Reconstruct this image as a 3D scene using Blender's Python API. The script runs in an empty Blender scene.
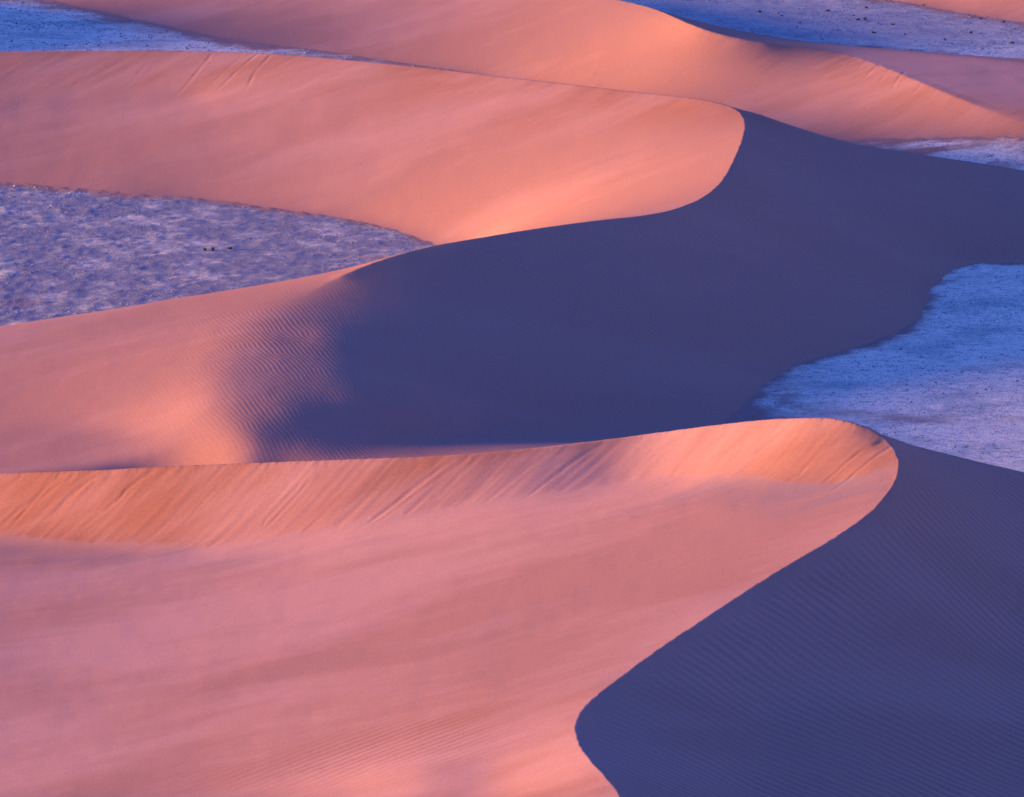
import bpy, math, random
import numpy as np
from mathutils import kdtree, Vector

QUICK = 1.0            # mesh density divisor for tests
random.seed(5)
RNG = np.random.default_rng(11)
scene = bpy.context.scene

# ------------------------------------------------------------------ camera
W, H = 1024, 797
HC, TH = 283.0, math.radians(14.0)
FPX = 512 / math.tan(math.radians(5.0))
CT, ST = math.cos(TH), math.sin(TH)

def pix(u, v, z):
    """world position of photo pixel (u, v) at height z (the survey of the place)"""
    x = (u - 512) / FPX; y = -(v - 398.5) / FPX
    dy = CT + ST * y; dz = -ST + CT * y
    t = (z - HC) / dz
    return (x * t, dy * t, z)

def topix(X, Y, Z):
    dz = Z - HC
    depth = Y * CT - dz * ST
    up = Y * ST + dz * CT
    return 512 + FPX * X / depth, 398.5 - FPX * up / depth

# ------------------------------------------------------------------ helpers
def spline(pts, step=0.5):
    """Catmull-Rom through n-D points, returns dense samples"""
    P = np.array(pts, float)
    P = np.vstack([2 * P[0] - P[1], P, 2 * P[-1] - P[-2]])
    out = []
    for i in range(1, len(P) - 2):
        p0, p1, p2, p3 = P[i - 1], P[i], P[i + 1], P[i + 2]
        n = max(2, int(np.linalg.norm(p2[:2] - p1[:2]) / step))
        t = np.linspace(0, 1, n, endpoint=False)[:, None]
        out.append(0.5 * ((2 * p1) + (-p0 + p2) * t + (2 * p0 - 5 * p1 + 4 * p2 - p3) * t**2
                          + (-p0 + 3 * p1 - 3 * p2 + p3) * t**3))
    out.append(P[-2][None])
    return np.vstack(out)

def smooth(a, b, x):
    t = np.clip((x - a) / (b - a), 0, 1)
    return t * t * (3 - 2 * t)

_T = RNG.random((256, 256))
def vnoise(x, y):
    xi = np.floor(x).astype(int); yi = np.floor(y).astype(int)
    fx = x - xi; fy = y - yi
    fx = fx * fx * (3 - 2 * fx); fy = fy * fy * (3 - 2 * fy)
    a = _T[xi & 255, yi & 255]; b = _T[(xi + 1) & 255, yi & 255]
    c = _T[xi & 255, (yi + 1) & 255]; d = _T[(xi + 1) & 255, (yi + 1) & 255]
    return (a + (b - a) * fx) * (1 - fy) + (c + (d - c) * fx) * fy - 0.5

def fbm(x, y, octaves=4, gain=0.5):
    s = 0; amp = 1.0
    for o in range(octaves):
        s = s + amp * vnoise(x * 2**o + 17.3 * o, y * 2**o + 5.1 * o)
        amp *= gain
    return s

def inside(poly, X, Y):
    r = np.zeros(X.shape, bool); n = len(poly)
    for i in range(n):
        x0, y0 = poly[i]; x1, y1 = poly[(i + 1) % n]
        if y0 == y1: continue
        c = ((y0 > Y) != (y1 > Y)) & (X < (x1 - x0) * (Y - y0) / (y1 - y0) + x0)
        r ^= c
    return r

# ------------------------------------------------------------------ survey
def W3(pts):  # (u, v, z [,hard]) -> world dense curve, columns x y z hard
    return spline([(*pix(p[0], p[1], p[2]), p[3] if len(p) > 3 else 1.0) for p in pts])

def bench(X, Y):
    """low stony terrace that the right end of the far dune stands on"""
    return 8.5 * np.clip((X - 78) / 58, 0, 1.4) * smooth(1332, 1362, Y) * (1 - smooth(1450, 1505, Y)) * (1 - smooth(220, 300, X))

D1_crest = [(-250,500,1),(-100,482,6.5),(0,474,10),(100,470,12.8),(200,465,15.4),(330,460,18.4),(450,455,20.6),(550,446,22.4),
  (640,435,24.2),(700,427,26.6),(760,420,29.2),(800,418,30.8),(830,418,31.5),(852,422,31.4),(872,429,30.6),(888,441,29.2),
  (897,455,28.1),(899,465,27.3),(896,480,26.1),(885,497,24.9),(865,517,23.5),(830,541,21.8),(790,564,20.2),(750,589,18.6),
  (700,622,16.9),(655,652,15.3),(620,678,14.1),(595,697,13.5),(580,713,13),(575,728,12.8),(580,746,13),(595,766,13.5),
  (608,780,13.9),(620,797,14.3),(640,840,16),(690,930,17)]
def slip(pts):
    """foot of the slip face: crest row, foot row and crest height in, 31 degree drop out"""
    return [(u, vb, zc - .126 * (vb - vc)) for u, vc, vb, zc in pts]
D1_slip = slip([(-120,484,545,6),(0,474,540,10),(150,468,550,14.1),(250,463,548,16.6),(350,459,530,18.8),(520,449,500,21.9),
  (640,435,484,24.2)]) + [(720,480,20.9),(790,484,22.8),(835,485,23.8)]
D1_apron = [(-250,800,-6),(0,800,-2),(200,800,1.0),(330,800,4.1),(400,800,6.9),(450,800,8.4),(495,800,8.2)]
D1_hump = [(390,772,7.2),(440,773,8.8),(485,774,8.6)]
D1_edge = [(880,434,29.5),(905,440,26.9),(935,447,23.4),(960,453,20.4),(1000,464,16.4),(1024,470,14.2),(1100,488,9),(1250,520,3)]
D1_right = [(1045,520,11.5),(1040,560,9),(1030,620,5),(1024,700,.5),(1030,797,-3),(1040,930,-5)]
D1_mid = [(765,700,7.4),(752,750,5.8),(760,810,4.2)]
D1_poly = [(-300,740),(-300,1062),(-180,1064),(-92,1066),(-30,1072),(20,1078),(70,1084),(100,1072),(145,1045),(165,1000),(168,960),(165,740)]

D2_crest = [(-250,62,13),(-100,55,14.5),(0,52,15.5),(100,50.5,16.2),(200,51,17),(280,54,17.8),(350,60,18.6),(430,68,19.6),
  (500,76.5,20.6),(560,83,21.6),(620,90,22.6),(670,95.5,23.5),(705,100,24.3),(728,105.5,24.3),(740,113,24),(745,124,23.5),
  (742,140,23),(735,158,22.6),(724,178,22.3),(712,191,22.2),(695,201.5,22.1),(670,210.5,22.1),(640,216,22.1),(600,220,22.2),
  (540,228,22.5),(490,236,22.5),(437,245,22.2),(400,254,21.7),(370,264,21,.9),(345,274,20.2,.7),(330,281,19.4,.4),(312,291,18.5,.15),(300,298,18,0)]
D2_soft = [(300,298,18),(270,313,17.3),(245,328,16.9),(226,345,16.5),(214,370,16),(218,400,15.3),(235,432,14.6),(254,463,13.8)]
D2_dell = [(-60,425,6),(20,425,7.4),(90,429,8.4),(150,437,9.5)]
D2_slip = [(-150,98,7.4),(0,97,8.4),(100,96,9.3),(200,97,10.3)]
D2_leftarm = [(345,270,20),(300,277.5,18.6),(200,293,15.6),(100,309,13),(0,325,11),(-150,350,8),(-300,372,5)]
D2_hollow = [(-300,476,2),(-100,474,5.2),(0,470,6.8),(80,466,8),(150,463,9.2)]
D2_front = [(300,448,13.2),(350,444,11.8),(420,440,8.6),(500,436,4.0),(560,430,1.6),(640,420,.2),(700,414,0)]
D2_shoulder = [(262,335,17.2),(278,380,15.9),(296,415,14.9)]
D2_cheek = [(340,330,17.0),(350,365,15.7),(365,400,14.4),(400,405,12.9),(440,405,10.8)]
D2_edge = [(750,111,23.3),(770,117,22.4),(800,128,20.6),(830,138,18.3),(860,146,16),(900,150,13.8),(950,156,11),(1024,166,7.4),(1150,185,5)]
D2_flank = [(1250,232,3.5),(1100,212,5.4),(1024,203,6.6),(960,190,8.6),(905,174,12)]
def G(u, v): return pix(u, v, 0)[:2]
D2_poly = ([(-300,1053),(-300,1172),(-170,1176),(-105,1187),(-65,1213),(-29,1242),(-16,1262),(-8,1272)]
  + [G(437,243.5),G(410,232),G(370,222),G(340,216),G(300,211),G(250,204),G(180,196),G(120,195),G(60,188),G(0,183),G(-150,176),G(-350,170)]
  + [(-300,1470),(-131,1474),(-41,1457),(-3,1432),(34,1405),(52,1390),(70,1372),(80,1360),(92,1352),(112,1338),(150,1315),(200,1290)]
  + [G(1250,275),G(1024,262),G(985,261),G(958,263),G(940,272),G(930,284),G(924,287),G(921,305),G(917,316),G(900,330),G(880,338),G(855,346),G(810,357),G(775,372),G(756,388),G(748,402),G(752,418),G(765,435)]
  + [(70,1081),(30,1064),(0,1047),(-30,1032),(-57,1036),(-92,1048),(-180,1060)])

D3_crest = [(-200,-90,8),(100,-75,10),(300,-55,11),(450,-36,12.5),(550,-15,13.8),(620,0,14.6),(655,9,15),(690,24,15.2),
  (720,34,14.4),(760,42,13.2),(800,47,12),(845,55,11,.9),(880,66,10.8,.8),(920,82,10.5,.7),(960,98,10,.5),(1000,112,9.2,.2),(1040,124,8.6,0),(1100,132,8.3,0)]
D3_edge = [(830,44.2,10.9),(860,46.5,10.6),(920,51,10.4),(1024,62,10.2),(1150,78,9.8)]
D3_poly = [G(-200,-20),G(0,-6),G(50,1),G(120,18),G(220,40),G(330,52),G(440,68),G(480,73),G(560,90),G(650,110),G(740,127),pix(830,137.5,.2)[:2],pix(900,136.5,2.6)[:2],pix(960,134.5,4.6)[:2],pix(1024,134,6.6)[:2],pix(1250,131,9)[:2],
  (200,1440),(150,1478),(115,1500),(95,1512),(70,1520),(45,1532),(28,1544),(0,1575),(-30,1600),(-60,1640),(-300,1720)]
D4_crest = [(880,-60,9),(960,-50,11),(1040,-40,12),(1200,-30,12)]
D4_poly = [G(860,-9),G(890,-1),(G(930,5)),G(970,13),G(1024,22),G(1100,30),G(1250,40),(260,1700),(200,1745),(120,1760),(85,1720)]

D5_shade_crest = [(-262,1490,10,0),(-210,1520,17,0),(-200,1555,18,0),(-225,1592,14,0)]   # added unseen dune left of frame, there to shade the upper plain
D5_shade_poly = [(-279,1478),(-190,1484),(-162,1515),(-152,1550),(-160,1590),(-200,1606),(-279,1606)]
SPEC = [
 dict(name='near', poly=D1_poly, hard=[D1_crest], soft=[D1_slip, D1_hump, D1_apron, D1_edge, D1_right, D1_mid]),
 dict(name='mid', poly=D2_poly, hard=[D2_crest], soft=[D2_shoulder, D2_cheek, D2_dell, D2_slip, D2_soft, D2_leftarm, D2_hollow, D2_front, D2_edge, D2_flank]),
 dict(name='far', poly=D3_poly, hard=[D3_crest], soft=[D3_edge]),
 dict(name='last', poly=D4_poly, hard=[], soft=[D4_crest]),
 dict(name='side', poly=D5_shade_poly, hard=[], soft=[], world=[D5_shade_crest]),
]

# ------------------------------------------------------------------ relief solved over the plan of the place
X0, X1, Y0, Y1, HS = -280.0, 280.0, 740.0, 1780.0, 1.0
nx, ny = int((X1 - X0) / HS) + 1, int((Y1 - Y0) / HS) + 1
gx = np.linspace(X0, X1, nx); gy = np.linspace(Y0, Y1, ny)
GX, GY = np.meshgrid(gx, gy)            # rows = y

def rasterise(curve, val, fix):
    i = np.rint((curve[:, 0] - X0) / HS).astype(int); j = np.rint((curve[:, 1] - Y0) / HS).astype(int)
    k = (i >= 0) & (i < nx) & (j >= 0) & (j < ny)
    val[j[k], i[k]] = curve[k, 2]; fix[j[k], i[k]] = True

def solve(val, fix):
    """membrane stretched over the fixed nodes, coarse to fine"""
    levels = []
    v, f = val.copy(), fix.copy()
    levels.append((v, f))
    while min(v.shape) > 24:
        h, w = v.shape
        h2, w2 = h // 2, w // 2
        vv = np.where(f, v, 0)[:h2 * 2, :w2 * 2].reshape(h2, 2, w2, 2).sum((1, 3))
        cc = f[:h2 * 2, :w2 * 2].reshape(h2, 2, w2, 2).sum((1, 3))
        v, f = np.where(cc > 0, vv / np.maximum(cc, 1), 0), cc > 0
        levels.append((v, f))
    z = None
    for v, f in reversed(levels):
        if z is None: z = v.copy()
        else:
            h, w = v.shape
            iy = np.clip((np.arange(h) - .5) / 2, 0, z.shape[0] - 1.001); ix = np.clip((np.arange(w) - .5) / 2, 0, z.shape[1] - 1.001)
            a = iy.astype(int); b = ix.astype(int); fa = (iy - a)[:, None]; fb = (ix - b)[None]
            a1 = np.minimum(a + 1, z.shape[0] - 1); b1 = np.minimum(b + 1, z.shape[1] - 1)
            z = (z[a][:, b] * (1 - fb) + z[a][:, b1] * fb) * (1 - fa) + (z[a1][:, b] * (1 - fb) + z[a1][:, b1] * fb) * fa
        z = np.where(f, v, z)
        n = 160
        for _ in range(n):
            p = np.pad(z, 1, mode='edge')
            q = (p[:-2, 1:-1] + p[2:, 1:-1] + p[1:-1, :-2] + p[1:-1, 2:]) * .25
            z = np.where(f, v, q)
    return z

def gauss(z, s):
    r = int(3 * s) + 1
    k = np.exp(-.5 * (np.arange(-r, r + 1) / s) ** 2); k /= k.sum()
    p = np.pad(z, ((r, r), (0, 0)), mode='edge')
    z = sum(k[i] * p[i:i + z.shape[0]] for i in range(2 * r + 1))
    p = np.pad(z, ((0, 0), (r, r)), mode='edge')
    return sum(k[i] * p[:, i:i + z.shape[1]] for i in range(2 * r + 1))

def curve_distance(curve, X, Y):
    d2 = np.full(X.shape, 1e12); hh = np.zeros(X.shape)
    for x, y, z, h in curve[::4]:
        e = (X - x) ** 2 + (Y - y) ** 2
        m = e < d2
        d2[m] = e[m]; hh[m] = h
    return np.sqrt(d2), hh

FOOT = -0.6
val = FOOT + bench(GX, GY) - 5 * smooth(1045, 985, GY) * smooth(90, 120, GX); fix = np.ones((ny, nx), bool)
for d in SPEC:
    d['in'] = inside(d['poly'], GX, GY); fix[d['in']] = False
hard = []
for d in SPEC:
    for c in d['soft']: rasterise(W3(c), val, fix)
    for c in d.get('world', []): rasterise(spline(c), val, fix)
back = W3(D1_crest); back = back[(back[:, 0] > -70) & (back[:, 0] < 34) & (back[:, 1] > 985)]   # the wind side drops off behind the near crest
for off, drop in ((12, 4.6), (20, 7.6)): rasterise(back + np.array([0, off, -drop, 0]), val, fix)
for d in SPEC:
    for c in d['hard']:
        w = W3(c); q = np.arange(len(w)); w[:, 0] += .22 * vnoise(q * .31, q * 0 + 3) + .12 * vnoise(q * .9, q * 0 + 8); hard.append(w); rasterise(w, val, fix)
Z = solve(val, fix)
keep = np.zeros_like(Z); CD = np.full(Z.shape, 1e6)
for w in hard:
    cd, hh = curve_distance(w, GX, GY)
    keep = np.maximum(keep, hh * (1 - smooth(2, 16, cd))); CD = np.minimum(CD, cd)
Zb = gauss(Z, 3.5)
Z = Z * keep + Zb * (1 - keep)
k2 = np.maximum(keep, 0); Zb = gauss(Z, 1.2); Z = Z * k2 + Zb * (1 - k2)

def samp(A, x, y):
    fx = np.clip((x - X0) / HS, 0, nx - 1.001); fy = np.clip((y - Y0) / HS, 0, ny - 1.001)
    i = fx.astype(int); j = fy.astype(int); fx = fx - i; fy = fy - j
    return (A[j, i] * (1 - fx) + A[j, i + 1] * fx) * (1 - fy) + (A[j + 1, i] * (1 - fx) + A[j + 1, i + 1] * fx) * fy

def samp_s(A, x, y):
    """quadratic B-spline sampling: no facets from the 1 m plan grid"""
    fx = np.clip((x - X0) / HS, 1, nx - 2.001); fy = np.clip((y - Y0) / HS, 1, ny - 2.001)
    i = np.rint(fx).astype(int); j = np.rint(fy).astype(int); fx = fx - i; fy = fy - j
    wx = (.5 * (.5 - fx) ** 2, .75 - fx ** 2, .5 * (.5 + fx) ** 2); wy = (.5 * (.5 - fy) ** 2, .75 - fy ** 2, .5 * (.5 + fy) ** 2)
    r = 0
    for a in range(3):
        for b in range(3): r = r + A[j + a - 1, i + b - 1] * wx[b] * wy[a]
    return r

kd_pts = np.vstack([spline(w, .12) for w in hard])
kd = kdtree.KDTree(len(kd_pts))
for i, p in enumerate(kd_pts): kd.insert((p[0], p[1], 0), i)
kd.balance()
RC = 3.0
def relief(x, y):
    """height of the sand at x, y with the crest line itself kept knife sharp; also distance to crest"""
    z = samp_s(Z, x, y); cd = samp(CD, x, y)
    for n in np.nonzero(cd < RC + 1.0)[0]:
        co, i, dist = kd.find((x[n], y[n], 0))
        cd[n] = dist
        if dist >= RC: continue
        q = kd_pts[i]; h = q[3]
        if h < .02: continue
        if dist < 1e-4: z[n] += (q[2] - z[n]) * h; continue
        ux, uy = (x[n] - q[0]) / dist, (y[n] - q[1]) / dist
        z2 = samp(Z, np.array([q[0] + ux * RC]), np.array([q[1] + uy * RC]))[0]
        z[n] += (q[2] + (z2 - q[2]) * dist / RC - z[n]) * h
    return z, cd

def hit(u, v):
    """where the sight line of photo pixel u, v meets the solved relief"""
    ts = np.linspace(860, 1800, 4000)
    x = (u - 512) / FPX; yv = -(v - 398.5) / FPX
    dy = CT + ST * yv; dz = -ST + CT * yv
    px, py, pz = x * ts, dy * ts, HC + dz * ts
    b = np.nonzero(samp(Z, px, py) > pz)[0]
    k = b[0] if len(b) else len(ts) - 1
    return np.array([px[k], py[k], pz[k]])

# ------------------------------------------------------------------ materials
def nodes(name):
    m = bpy.data.materials.new(name); m.use_nodes = True
    nt = m.node_tree; nt.nodes.clear()
    return m, nt
class N:
    def __init__(s, nt): s.nt = nt
    def __call__(s, t, **kw):
        n = s.nt.nodes.new(t)
        for k, v in kw.items():
            if k.startswith('i_'): n.inputs[k[2:].replace('_', ' ')].default_value = v
            else: setattr(n, k, v)
        return n
    def link(s, a, b): s.nt.links.new(a, b)
    def math(s, op, a, b=None, c=None):
        n = s.nt.nodes.new('ShaderNodeMath'); n.operation = op
        for i, x in enumerate((a, b, c)):
            if x is None: continue
            if hasattr(x, 'is_output'): s.link(x, n.inputs[i])
            else: n.inputs[i].default_value = x
        return n.outputs[0]
    def mix(s, f, a, b):
        n = s.nt.nodes.new('ShaderNodeMix'); n.data_type = 'RGBA'
        for sock, x in ((n.inputs[0], f), (n.inputs[6], a), (n.inputs[7], b)):
            if hasattr(x, 'is_output'): s.link(x, sock)
            else: sock.default_value = x if not isinstance(x, tuple) or len(x) == 4 else (*x, 1)
        return n.outputs[2]

SAND = (.31, .166, .118); SAND_SLIP_GLOW = (.285, .132, .078); SAND_GREY = (.225, .150, .138); SAND_PALE = (.385, .222, .168)
PAN = (.72, .68, .50)

def sand_material():
    m, nt = nodes('dune_sand'); n = N(nt)
    out = n('ShaderNodeOutputMaterial'); bs = n('ShaderNodeBsdfDiffuse'); bs.inputs['Roughness'].default_value = .6
    n.link(bs.outputs[0], out.inputs[0])
    geo = n('ShaderNodeNewGeometry'); pos = geo.outputs['Position']
    def attr(a): 
        t = n('ShaderNodeAttribute'); t.attribute_name = a; return t.outputs['Fac']
    def noise(scale, vec=pos, detail=4, rough=.55):
        t = n('ShaderNodeTexNoise'); t.inputs['Scale'].default_value = scale; t.inputs['Detail'].default_value = detail
        t.inputs['Roughness'].default_value = rough; n.link(vec, t.inputs['Vector']); return t.outputs['Fac']
    # colour: loose slip sand is redder with some sun glow painted in, the windblown apron carries grey heavy-mineral streaks
    c = n.mix(attr('slip'), SAND, SAND_SLIP_GLOW)
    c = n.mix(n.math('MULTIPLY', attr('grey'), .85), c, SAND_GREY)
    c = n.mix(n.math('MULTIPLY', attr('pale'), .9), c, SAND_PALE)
    fine = noise(2.2, detail=6, rough=.7)
    mul = n('ShaderNodeMix'); mul.data_type = 'RGBA'; mul.blend_type = 'MULTIPLY'; mul.inputs[0].default_value = 1
    n.link(c, mul.inputs[6])
    g = n.math('ADD', n.math('ADD', n.math('MULTIPLY', fine, .5), .75), n.math('MULTIPLY', attr('ripple'), -.11))
    cg = n('ShaderNodeCombineColor'); [n.link(g, cg.inputs[i]) for i in range(3)]
    n.link(cg.outputs[0], mul.inputs[7]); n.link(mul.outputs[2], bs.inputs['Color'])
    # grain as small relief
    b0 = n('ShaderNodeBump'); b0.inputs['Strength'].default_value = .35; b0.inputs['Distance'].default_value = .05
    n.link(noise(3.5, detail=5, rough=.65), b0.inputs['Height'])
    n.link(b0.outputs[0], bs.inputs['Normal'])
    return m

def pan_material():
    m, nt = nodes('gravel_pan'); n = N(nt)
    out = n('ShaderNodeOutputMaterial'); bs = n('ShaderNodeBsdfDiffuse'); bs.inputs['Roughness'].default_value = .8
    n.link(bs.outputs[0], out.inputs[0])
    geo = n('ShaderNodeNewGeometry'); pos = geo.outputs['Position']
    mp = n('ShaderNodeMapping'); mp.inputs['Scale'].default_value = (.7, 1, 1); n.link(pos, mp.inputs['Vector'])
    def noise(scale, detail=4, rough=.6, vec=mp.outputs[0]):
        t = n('ShaderNodeTexNoise'); t.inputs['Scale'].default_value = scale; t.inputs['Detail'].default_value = detail
        t.inputs['Roughness'].default_value = rough; n.link(vec, t.inputs['Vector']); return t.outputs['Fac']
    def ramp(f, a, b):
        t = n('ShaderNodeMapRange'); t.interpolation_type = 'SMOOTHSTEP'; n.link(f, t.inputs[0]); t.inputs[1].default_value = a; t.inputs[2].default_value = b; return t.outputs[0]
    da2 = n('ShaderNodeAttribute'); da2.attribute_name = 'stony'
    c = n.mix(ramp(noise(.07, 6, .65), .45, .66), PAN, (.46, .48, .38))
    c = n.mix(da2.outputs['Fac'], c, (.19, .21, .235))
    c = n.mix(n.math('MULTIPLY', ramp(noise(.5, 8, .8), .49, .64), .8), c, (.22, .23, .23))
    c = n.mix(n.math('MULTIPLY', ramp(noise(2.6, 4, .8, vec=pos), .50, .66), .85), c, (.12, .135, .15))
    c = n.mix(n.math('MULTIPLY', ramp(noise(3.1, 4, .8), .56, .70), .6), c, (.62, .58, .52))
    da = n('ShaderNodeAttribute'); da.attribute_name = 'dust_glow'
    c = n.mix(da.outputs['Fac'], c, (.29, .18, .14))
    n.link(c, bs.inputs['Color'])
    b0 = n('ShaderNodeBump'); b0.inputs['Strength'].default_value = 1; b0.inputs['Distance'].default_value = .3
    n.link(noise(2.0, 6, .75, vec=pos), b0.inputs['Height']); n.link(b0.outputs[0], bs.inputs['Normal'])
    return m

M_SAND, M_PAN = sand_material(), pan_material()

# ------------------------------------------------------------------ meshes
def grid_object(name, X, Y, Zv, mask, mat, attrs=None):
    """quads of the grid whose four corners are in mask, as one mesh object"""
    q = mask[:-1, :-1] & mask[1:, :-1] & mask[:-1, 1:] & mask[1:, 1:]
    idx = np.arange(X.size).reshape(X.shape)
    f = np.stack([idx[:-1, :-1][q], idx[:-1, 1:][q], idx[1:, 1:][q], idx[1:, :-1][q]], 1)
    used, inv = np.unique(f, return_inverse=True)
    f = inv.reshape(-1, 4)
    me = bpy.data.meshes.new(name)
    me.vertices.add(len(used)); me.loops.add(f.size); me.polygons.add(len(f))
    co = np.stack([X.ravel()[used], Y.ravel()[used], Zv.ravel()[used]], 1).astype(np.float32)
    me.vertices.foreach_set('co', co.ravel())
    me.loops.foreach_set('vertex_index', f.ravel().astype(np.int32))
    me.polygons.foreach_set('loop_start', np.arange(0, f.size, 4, dtype=np.int32))
    me.polygons.foreach_set('loop_total', np.full(len(f), 4, np.int32))
    me.polygons.foreach_set('use_smooth', np.ones(len(f), bool))
    me.update(calc_edges=True)
    for k, a in (attrs or {}).items():
        at = me.attributes.new(k, 'FLOAT', 'POINT'); at.data.foreach_set('value', a.ravel()[used].astype(np.float32))
    me.materials.append(mat)
    o = bpy.data.objects.new(name, me); scene.collection.objects.link(o)
    return o

cu = np.concatenate([np.arange(-260, -12, 4.0), np.arange(-12, 1036, .9 * QUICK), np.arange(1036, 1660, 4.0)])
yr = [770.0]
while yr[-1] < 1775: yr.append(yr[-1] + (.46 if yr[-1] < 1250 else .6) * QUICK)
yr = np.array(yr)
S = (cu - 512) / FPX
FX = S[None, :] * (yr[:, None] * CT + (HC - 8) * ST); FY = np.repeat(yr[:, None], len(S), 1)

x, y = FX.ravel(), FY.ravel()
own = np.zeros(x.size, int)
for k, d in enumerate(SPEC):
    own[samp(gauss(d['in'].astype(float), 1.5), x, y) > .04] = k + 1
z = FOOT + bench(x, y); cd = np.full(x.size, 1e3)
act = np.nonzero(own > 0)[0]
z[act], cd[act] = relief(x[act], y[act])

# relief detail ------------------------------------------------------------
zg = np.gradient(Z, HS)
gxs, gys = samp(zg[1], x, y), samp(zg[0], x, y)
slope = np.hypot(gxs, gys)

def bump_line(pts, depth, width):
    """a groove that a small avalanche left on the slip face, with a low levee on its downwind lip"""
    w = spline([hit(u, v) for u, v in pts], .3)[:, :2]
    lo = w.min(0) - 6 * width; hi = w.max(0) + 6 * width
    k = np.nonzero((x > lo[0]) & (x < hi[0]) & (y > lo[1]) & (y < hi[1]) & (own > 0))[0]
    best = np.full(len(k), 1e9); side = np.zeros(len(k)); tt = np.zeros(len(k))
    T = np.gradient(w, axis=0); T /= np.linalg.norm(T, axis=1)[:, None]
    for m in range(len(w)):
        dx, dy = x[k] - w[m, 0], y[k] - w[m, 1]
        d = np.hypot(dx, dy); b = d < best
        best[b] = d[b]; side[b] = (T[m, 0] * dy - T[m, 1] * dx)[b]; tt[b] = m / max(1, len(w) - 1)
    depth *= .5 if pts[0][1] > 300 else .15; width *= .62
    s_ = np.sign(side) * best
    env = smooth(-.02, .06, tt) * (1 - smooth(.55, 1.0, tt)) * (.3 + 1.3 * (vnoise(x[k] * .5, y[k] * .5) + .5))
    z[k] += env * depth * (-np.exp(-(s_ / width) ** 2) + .22 * np.exp(-((np.abs(s_) - 1.9 * width) / width) ** 2))

GROOVES = [
 ([(60,475),(35,499),(12,516),(-4,528)],.30,.5),([(76,474),(44,496),(26,510),(3,534)],.26,.5),([(101,472),(70,496),(56,510),(26,534)],.26,.6),
 ([(90,472),(52,502),(20,532)],.12,.4),([(157,468),(129,488),(114,504),(64,538)],.34,.5),([(170,468),(140,492),(120,512)],.10,.4),
 ([(312,479),(285,508),(252,540)],.20,.5),([(300,486),(270,515),(258,535)],.12,.4),([(457,457),(425,480),(380,515),(345,537)],.26,.5),
 ([(470,457),(436,480),(395,510),(362,532)],.13,.5),([(607,440),(562,470),(512,505)],.18,.45),([(560,446),(520,475),(480,505)],.10,.4),
 ([(732,422),(682,450),(627,485)],.24,.5),([(700,428),(660,452),(610,490)],.12,.4),([(800,419),(777,437),(737,468)],.18,.5),
 ([(765,421),(735,445),(700,475)],.10,.4),([(884,441),(852,458),(812,490)],.22,.5),([(897,449),(862,468),(822,497)],.22,.5),
 ([(840,440),(812,462),(785,488)],.12,.4),([(25,474),(0,494),(-20,512)],.14,.4),([(240,466),(205,500),(180,530)],.08,.5),([(400,462),(350,505),(310,535)],.08,.5),
 ([(213,53),(198,71),(185,87),(169,100)],.36,.7),([(259,53),(234,74),(208,98)],.40,.7),([(271,55),(256,71),(247,87),(238,97)],.34,.7),
 ([(245,53),(220,76),(200,95)],.2,.6),([(150,60),(135,78),(118,95)],.12,.7),([(90,70),(75,85),(60,98)],.10,.7),
 ([(880,64),(861,82)],.3,.7),([(905,72),(888,95)],.34,.7),([(892,69),(872,92)],.2,.7),([(922,84),(905,104)],.2,.7),([(868,60),(848,80)],.14,.6),([(938,91),(920,108)],.16,.6)]
for g in GROOVES: bump_line(*g)

# where the sand has just slid, below the far arms of the crests, plus the painted hollow glow
base = W3(D1_slip); base = base[np.argsort(base[:, 0])]
yb = np.interp(x, base[:, 0], base[:, 1])
edge = fbm(x * .12, y * .05 + 7, 4) * 5
slip1 = smooth(-.9, .9, y - yb + edge * .35 + 1.2 * fbm(x * .6, y * .3, 3)) * (own == 1) * (1 - smooth(.0, .12, -gxs)) * smooth(955, 968, y)  # reddening stops on slopes turned from the sun
slip2 = smooth(24, 6, cd + fbm(x * .06, y * .06, 3) * 14) * (own == 2) * smooth(1290, 1312, y) * smooth(-.05, .05, gys)
hollow_glow = (own == 1) * smooth(.13, .26, gxs + .05 * fbm(x * .1, y * .1, 3)) * smooth(905, 885, y) * smooth(-18, -4, x)  # orange sun glow of the near hollow, painted as redder sand
slip3 = smooth(16, 4, cd + fbm(x * .06, y * .06 + 4, 3) * 10) * (own == 3) * smooth(-.02, .05, gys) * smooth(30, 70, x)
slipm = np.clip(hollow_glow * .9 + slip1 * (1 - .25 * smooth(25, 55, x)) + slip2 * .7 + slip3 * .45, 0, 1)
fd = np.array(hit(60, 475)) - np.array(hit(3, 534)); fd = fd[:2] / np.linalg.norm(fd[:2])
al, ac = x * fd[0] + y * fd[1], -x * fd[1] + y * fd[0]
z += slip1 * ((.075 - .03 * smooth(-10, 20, x)) * fbm(ac * 1.1, al * .06, 4, .6) + .05 * fbm(ac * .25 + 3, al * .07, 3))
z += (slip2 + slip3) * .06 * fbm(ac * .5, al * .05, 4)
rough = slip1 * smooth(6, 0.5, cd) * np.clip(fbm(x * .08, y * .02, 2) * 2 + .5, 0, 1)
z += rough * smooth(-25, -40, x) * .13 * np.clip(fbm(x * 1.1, y * .8, 3), 0, 1)

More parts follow.
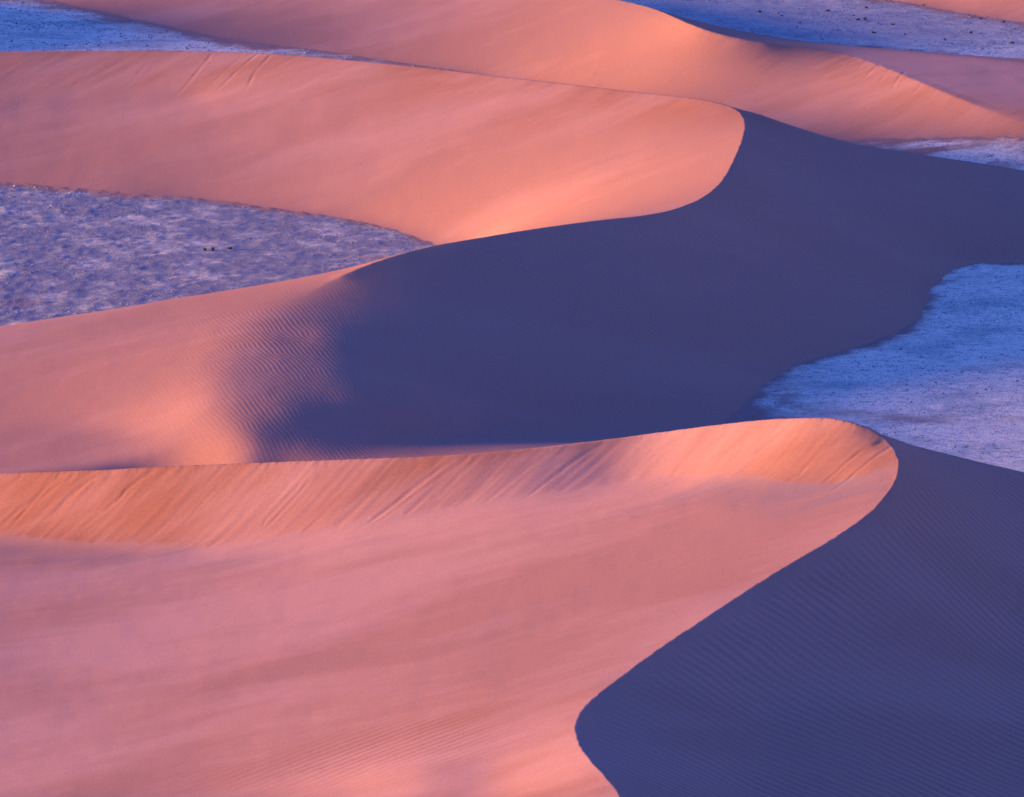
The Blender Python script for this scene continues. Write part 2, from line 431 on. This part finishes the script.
# wind ripples
def ripples(px, py, dirx, diry, lam, amp, warp=1.6):
    L = math.hypot(dirx, diry); nxr, nyr = -diry / L, dirx / L
    ph = 2 * math.pi * (px * nxr + py * nyr) / lam
    ph = ph + warp * (3.2 * fbm(px * .035, py * .035, 3) + 1.6 * vnoise(px * .22, py * .22))
    c = np.sin(ph + .45 * np.sin(ph))
    return amp * c * (.55 + .9 * np.clip(vnoise(px * .06 + 30, py * .06) + .5, 0, 1))
def blob(u, v, ru, rv):
    """soft patch centred on the ground seen at u, v"""
    c = hit(u, v); a = hit(u + ru, v); b = hit(u, v - rv)
    rx, ry = abs(a[0] - c[0]), abs(b[1] - c[1])
    return np.exp(-(((x - c[0]) / rx) ** 2 + ((y - c[1]) / ry) ** 2))
rip = np.zeros(x.size)
def add_ripples(mask, *a):
    global z, rip
    h = ripples(x, y, *a); z = z + mask * h; rip = rip + mask * h / a[3] * min(1, a[3] / .05) ** 1.3
dark1 = (own == 1) * smooth(.02, .10, -gxs) * smooth(.5, 5, cd)
add_ripples(dark1, 1.7, -1.09, 2.0, .060)
r2 = (own == 2) * np.clip(blob(290, 345, 110, 60) + .9 * blob(340, 425, 150, 35), 0, 1) * smooth(.5, 4, cd)
add_ripples(r2, .30, -1, .92, .017, 2.8)
add_ripples((own == 2) * .7 * smooth(.02, .12, -gxs) * smooth(.5, 5, cd) * (1 - r2) * smooth(-25, 0, x), .9, -.7, 1.6, .030)
r1 = (own == 1) * np.clip(1.3 * blob(410, 745, 85, 26) + .5 * blob(300, 770, 120, 20), 0, 1.1)
add_ripples(r1, 9.6, 5.5, 1.6, .042, 1.0)
soft = (own == 1) * (1 - slip1) * smooth(0, .05, gxs) * smooth(.0, .35, fbm(x * .03, y * .03 + 11, 3) + .12) * (1 - np.clip(r1, 0, 1)) * smooth(1, 6, cd)
add_ripples(soft, 9.6, 4.0, 1.3, .005, 1.6)
soft2 = (own == 2) * smooth(0, .05, gxs) * (1 - slipm) * smooth(1, 6, cd) * (1 - r2)
add_ripples(soft2, 5, 3.0, 1.5, .0045, 1.6)
# small clods and dents on the faces
for u, v, a in [(597,67,.10),(592,75,.12),(595,86,.14),(668,82,.12),(623,513,.08),(628,518,.09),(739,505,-.08)]:
    c = hit(u, v); k = own > 0
    z += k * a * np.exp(-(((x - c[0]) / 1.2 + (y - c[1]) * .3) ** 2 + ((y - c[1]) / .6) ** 2))
# long low undulation that the wind leaves on the broad faces
z += (own > 0) * smooth(0, 25, cd) * (.10 * fbm(x * .045 + 2, y * .03, 3) + .05 * fbm(x * .16, y * .07 + 8, 3))

band = np.exp(-((y - yb + 7 + fbm(x * .05, y * .03, 2) * 8) / 9) ** 2) * (own == 1) * (y > 940)
sa, sc_ = x * .94 + y * .34, y * .94 - x * .34
warpn = fbm(x * .02, y * .02, 2) * 12
streak = np.clip(fbm(sa * .016 + 3, (sc_ + warpn) * .075, 6, .62) * 2.3 + .12, 0, 1)
pale = np.clip(fbm(sa * .014 + 31, (sc_ + warpn) * .05 + 9, 6, .62) * (1.3 - .35 * (own == 2)) + .10 + .36 * (own == 1), 0, 1) * (.4 + .6 * smooth(-.05, .03, gxs))  # pale streaks, stronger on sun-facing slopes than on shaded ones
pale = np.clip(pale + .75 * (own == 3) * smooth(75, 90, x) * smooth(.10, .0, np.abs(gys)), 0, 1)  # far dune's right plateau painted paler in place of sunlight
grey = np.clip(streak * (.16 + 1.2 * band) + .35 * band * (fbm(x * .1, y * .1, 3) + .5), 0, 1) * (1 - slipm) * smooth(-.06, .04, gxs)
Zf = z.reshape(FX.shape)
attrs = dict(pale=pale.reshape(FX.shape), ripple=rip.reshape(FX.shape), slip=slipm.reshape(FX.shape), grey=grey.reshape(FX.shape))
OWN = own.reshape(FX.shape)

LABELS = {
 'near': 'nearest sand dune, pink lit slip face with avalanche streaks and dark rippled right flank, filling the bottom',
 'mid': 'large curved sand dune in the middle with a broad shaded blue flank above the nearest dune',
 'far': 'long sunlit far dune behind the middle dune, running to the right edge',
 'side': 'added sand dune out of view at left, shading the upper blue plain',
 'last': 'low dim mauve dune in the top right corner beyond the blue plain',
}
def grow(m):
    g = m.copy(); g[1:] |= m[:-1]; g[:-1] |= m[1:]; g[:, 1:] |= m[:, :-1]; g[:, :-1] |= m[:, 1:]
    return g
for k, d in enumerate(SPEC):
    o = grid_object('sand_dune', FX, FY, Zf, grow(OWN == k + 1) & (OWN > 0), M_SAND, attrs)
    o['kind'] = 'structure'; o['label'] = LABELS[d['name']]; o['category'] = 'dune'; o['group'] = 'sand dunes'

# the stony pan: fine where the dunes leave it bare, growing cells to the horizon
def axis(a, b, h, far):
    c = list(np.arange(a, b, h)); s = h
    while c[-1] < far: s *= 1.25; c.append(c[-1] + s)
    s = h
    while c[0] > -far: s *= 1.25; c.insert(0, c[0] - s)
    return np.array(c)
ax = axis(-190, 190, .5 * QUICK, 9000); ay = axis(1040, 1760, .8 * QUICK, 9000)
PX, PY = np.meshgrid(ax, ay)
hum = fbm(PX * .22, PY * .32, 5, .6)
lumpy = smooth(-20, -110, PX) * smooth(1170, 1200, PY) * smooth(1380, 1340, PY) + smooth(60, 90, PX) * smooth(1340, 1370, PY) * smooth(1440, 1400, PY)
PZ = -.1 + .08 * hum + .10 * fbm(PX * .5, PY * .5, 3) * smooth(6000, 400, np.hypot(PX, PY - 1300))
PZ += lumpy * (.11 * np.clip(fbm(PX * .3 + 4, PY * .26, 5, .65) + .05, 0, 1) * 2 - .05)
cover = np.zeros(PX.shape)
for d, sg in zip(SPEC, (3.0, 4.5, 9.0, 8.0, 6.0)): cover = np.maximum(cover, samp(gauss(d['in'].astype(float), sg), PX, PY) * 2)
outside = (PX < X0) | (PX > X1) | (PY < Y0) | (PY > Y1)
cover[outside] = 0
dust_glow = smooth(.25, .85, cover + fbm(PX * .12, PY * .16, 6, .65) * .5)
sun_strip = smooth(60, 85, PX) * smooth(1330, 1360, PY) * smooth(1450, 1410, PY)
dust_glow = np.maximum(dust_glow, sun_strip * smooth(-.25, .35, fbm(PX * .06, PY * .12 + 40, 5, .6)))  # warm sunlight on this strip painted in with the sand colour
for u_, v_, rx_, ry_ in [(765,400,11,24),(742,408,9,30),(735,425,9,22),(770,418,8,10),(330,60,22,16),(450,72,20,14)]:
    c_ = pix(u_, v_, 0); dust_glow = np.maximum(dust_glow, .9 * np.exp(-((PX - c_[0]) / rx_) ** 2 - ((PY - c_[1]) / ry_) ** 2) * smooth(-.7, .3, fbm(PX * .2, PY * .3 + 3, 5, .7)))
dust_glow = np.maximum(dust_glow, .6 * smooth(.28, .6, fbm(PX * .02 + 5, PY * .05, 5, .6)) * (~outside))
fade = smooth(6000, 900, np.hypot(PX, PY - 1300))
PZ = PZ * fade + bench(PX, PY) - (14 - 9.6 * smooth(70, 125, PX)) * smooth(1062, 960, PY) * smooth(-3000, 600, PY)
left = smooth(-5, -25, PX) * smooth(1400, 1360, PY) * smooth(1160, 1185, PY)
stony = np.clip(.92 * left + .62 * smooth(1500, 1540, PY) * smooth(10, 50, PX) + .62 * fbm(PX * .17 + 60, PY * .18, 6, .75) * (left + .25), 0, 1)  # darker tone in the left pocket and upper right, with random mottling
o = grid_object('ground', PX, PY, PZ, np.ones(PX.shape, bool), M_PAN, dict(dust_glow=dust_glow, stony=stony))
o['kind'] = 'structure'; o['label'] = 'stony pale blue gravel plain lying flat between the dunes'; o['category'] = 'ground'

# ------------------------------------------------------------------ loose stones and tufts strewn over the pan (one mass)
def strew(n):
    px = RNG.uniform(-175, 175, n); py = RNG.uniform(1085, 1740, n)
    uu, vv = topix(px, py, 0)
    open_ = np.ones(n, bool)
    for d in SPEC: open_ &= samp(gauss(d['in'].astype(float), 1.0), px, py) < .35
    cl = fbm(px * .05 + 70, py * .10, 4, .6)
    open_ &= RNG.random(n) < np.clip(.45 + 1.3 * cl, .12, 1)
    open_ &= (uu > -60) & (uu < 1084) & (vv > -25)
    return px[open_], py[open_]
px, py = strew(420000)
n_s = len(px)
i = np.clip(np.searchsorted(ax, px), 0, len(ax) - 1); j = np.clip(np.searchsorted(ay, py), 0, len(ay) - 1)
pz = PZ[j, i]
sz = np.exp(RNG.normal(-2.15, .45, n_s)).clip(.05, .38) * (.8 + .3 * (py > 1450))
base_ring = np.array([(math.cos(a), math.sin(a)) for a in np.linspace(0, 2 * math.pi, 5, endpoint=False)])
ang = RNG.uniform(0, 6.28, n_s)
co_ = np.zeros((n_s, 6, 3))
rr = RNG.uniform(.6, 1.3, (n_s, 5)) * sz[:, None]
cx = base_ring[:, 0][None] * np.cos(ang)[:, None] - base_ring[:, 1][None] * np.sin(ang)[:, None]
cy = base_ring[:, 0][None] * np.sin(ang)[:, None] + base_ring[:, 1][None] * np.cos(ang)[:, None]
co_[:, :5, 0] = px[:, None] + cx * rr * 1.25; co_[:, :5, 1] = py[:, None] + cy * rr; co_[:, :5, 2] = pz[:, None] - .03
co_[:, 5, 0] = px + RNG.uniform(-.3, .3, n_s) * sz; co_[:, 5, 1] = py + RNG.uniform(-.3, .3, n_s) * sz; co_[:, 5, 2] = pz + sz * RNG.uniform(.5, 1.2, n_s)
tri = np.array([(a, (a + 1) % 5, 5) for a in range(5)])
fa = (np.arange(n_s)[:, None, None] * 6 + tri[None]).reshape(-1, 3).astype(np.int32)
me = bpy.data.meshes.new('gravel')
me.vertices.add(n_s * 6); me.loops.add(fa.size); me.polygons.add(len(fa))
me.vertices.foreach_set('co', co_.astype(np.float32).ravel()); me.loops.foreach_set('vertex_index', fa.ravel())
me.polygons.foreach_set('loop_start', np.arange(0, fa.size, 3, dtype=np.int32)); me.polygons.foreach_set('loop_total', np.full(len(fa), 3, np.int32))
me.update(calc_edges=True)
tn = np.repeat(RNG.random(n_s) ** 1.3, 6).astype(np.float32)
at = me.attributes.new('tone', 'FLOAT', 'POINT'); at.data.foreach_set('value', tn)
mg, ntg = nodes('stones'); ng = N(ntg)
og, bg_ = ng('ShaderNodeOutputMaterial'), ng('ShaderNodeBsdfDiffuse'); ng.link(bg_.outputs[0], og.inputs[0])
ta = ng('ShaderNodeAttribute'); ta.attribute_name = 'tone'
ng.link(ng.mix(ta.outputs['Fac'], (.11, .12, .14), (.36, .37, .33)), bg_.inputs['Color'])
me.materials.append(mg)
o = bpy.data.objects.new('gravel', me); scene.collection.objects.link(o)
o['kind'] = 'stuff'; o['label'] = 'loose stones and dry tufts strewn over the bare blue plain between the dunes'; o['category'] = 'gravel'

# ------------------------------------------------------------------ shrubs
ms, nts = nodes('dry_shrub'); ns = N(nts)
os_, bs_ = ns('ShaderNodeOutputMaterial'), ns('ShaderNodeBsdfDiffuse'); ns.link(bs_.outputs[0], os_.inputs[0])
oi = ns('ShaderNodeTexNoise'); oi.inputs['Scale'].default_value = 6
ns.link(ns.mix(oi.outputs['Fac'], (.035, .035, .03), (.07, .065, .05)), bs_.inputs['Color'])
def shrub_mesh(wd, ht, seed, n_twig=46):
    """twigs fanning from the root, each carrying small leaves"""
    r = random.Random(seed); V, F = [], []
    def tri(a, b, c):
        k = len(V); V.extend([a, b, c]); F.append((k, k + 1, k + 2))
    for _ in range(n_twig):
        az, t = r.uniform(0, 6.283), r.uniform(.15, 1) ** .6
        tip = Vector((math.cos(az) * wd * .5 * t, math.sin(az) * wd * .5 * t, ht * r.uniform(.45, 1) * (1.1 - .35 * t)))
        side = Vector((-math.sin(az), math.cos(az), 0)) * .02
        tri(-side, side, tip); up = Vector((0, 0, .02)); tri(-up, up, tip)
        for _ in range(9):
            p = tip * r.uniform(.4, 1.05)
            d = [Vector((r.uniform(-1, 1), r.uniform(-1, 1), r.uniform(-.6, 1))).normalized() * r.uniform(.05, .11) for _ in range(2)]
            tri(p, p + d[0], p + d[1])
    me = bpy.data.meshes.new('shrub'); me.from_pydata([tuple(v) for v in V], [], F); me.materials.append(ms)
    return me
def shrub(u, v, me, label, group, sc=1.0):
    p = pix(u, v, 0); i = np.argmin(np.abs(ax - p[0])); j = np.argmin(np.abs(ay - p[1]))
    o = bpy.data.objects.new('shrub', me); scene.collection.objects.link(o)
    o.location = (p[0], p[1], PZ[j, i] - .04); o.rotation_euler.z = random.uniform(0, 6.28); o.scale = (sc,) * 3
    o['label'] = label; o['category'] = 'shrub'; o['group'] = group
g3 = 'three dark shrubs on the left plain'
shrub(205, 250, shrub_mesh(.9, .7, 1, 90), 'tiny dark shrub, leftmost of the three standing on the blue stony plain at left', g3)
shrub(213, 250.5, shrub_mesh(.9, 1.2, 2, 90), 'tallest of three dark shrubs on the blue stony plain, between the other two', g3)
shrub(230, 249, shrub_mesh(1.25, .75, 3, 90), 'wide low dark shrub, rightmost of the three on the left stony plain', g3)
far = [shrub_mesh(1.1, .6, 4), shrub_mesh(.9, .75, 5), shrub_mesh(1.3, .5, 6)]
for k, (u, v) in enumerate([(858,20),(865,19.5),(893,24.5),(866,8),(905,34.5),(924,5),(981,19),(1004,22),(874,33),(800,23),(782,16),(838,30),(760,12),(945,40),(1012,43),(828,11),(971,33)]):
    shrub(u, v, far[k % 3], 'tiny dark shrub dotting the far blue plain at the top right', 'shrubs dotted over the far plain', .8 + .5 * random.random())

# ------------------------------------------------------------------ light
ALPHA, EPS = math.radians(-3), math.radians(5.4)
to_sun = Vector((-math.cos(ALPHA) * math.cos(EPS), -math.sin(ALPHA) * math.cos(EPS), math.sin(EPS)))
sd = bpy.data.lights.new('sun', 'SUN'); sd.energy = 5.0; sd.angle = math.radians(11.5); sd.color = (1, .48, .16)
so = bpy.data.objects.new('sun', sd); scene.collection.objects.link(so)
so.rotation_euler = to_sun.to_track_quat('Z', 'Y').to_euler()
w = bpy.data.worlds.new('World'); scene.world = w; w.use_nodes = True
nt = w.node_tree; nt.nodes.clear(); n = N(nt)
sky = n('ShaderNodeTexSky'); sky.sky_type = 'NISHITA'; sky.sun_disc = False
sky.sun_elevation = EPS; sky.sun_rotation = math.atan2(to_sun.x, to_sun.y)
sky.altitude = 500; sky.air_density = 1.0; sky.dust_density = .3; sky.ozone_density = 2.0
tint = n('ShaderNodeMix'); tint.data_type = 'RGBA'; tint.blend_type = 'MULTIPLY'; tint.inputs[0].default_value = 1
tint.inputs[7].default_value = (.305, .38, 1.2, 1)
n.link(sky.outputs[0], tint.inputs[6])
bg = n('ShaderNodeBackground'); bg.inputs['Strength'].default_value = .15; n.link(tint.outputs[2], bg.inputs[0])
wo = n('ShaderNodeOutputWorld'); n.link(bg.outputs[0], wo.inputs[0])

# ------------------------------------------------------------------ camera object and view
cam = bpy.data.cameras.new('camera'); cam.sensor_fit = 'HORIZONTAL'; cam.angle = math.radians(10); cam.clip_start = 1; cam.clip_end = 30000
co = bpy.data.objects.new('camera', cam); scene.collection.objects.link(co)
co.location = (0, 0, HC); co.rotation_euler = (math.radians(90) - TH, 0, 0)
scene.camera = co
vs = scene.view_settings
vs.view_transform = 'Standard'; vs.look = 'None'; vs.gamma = 1; vs.exposure = 2.4; vs.use_curve_mapping = False
scene.cycles.max_bounces = 4; scene.cycles.diffuse_bounces = 3
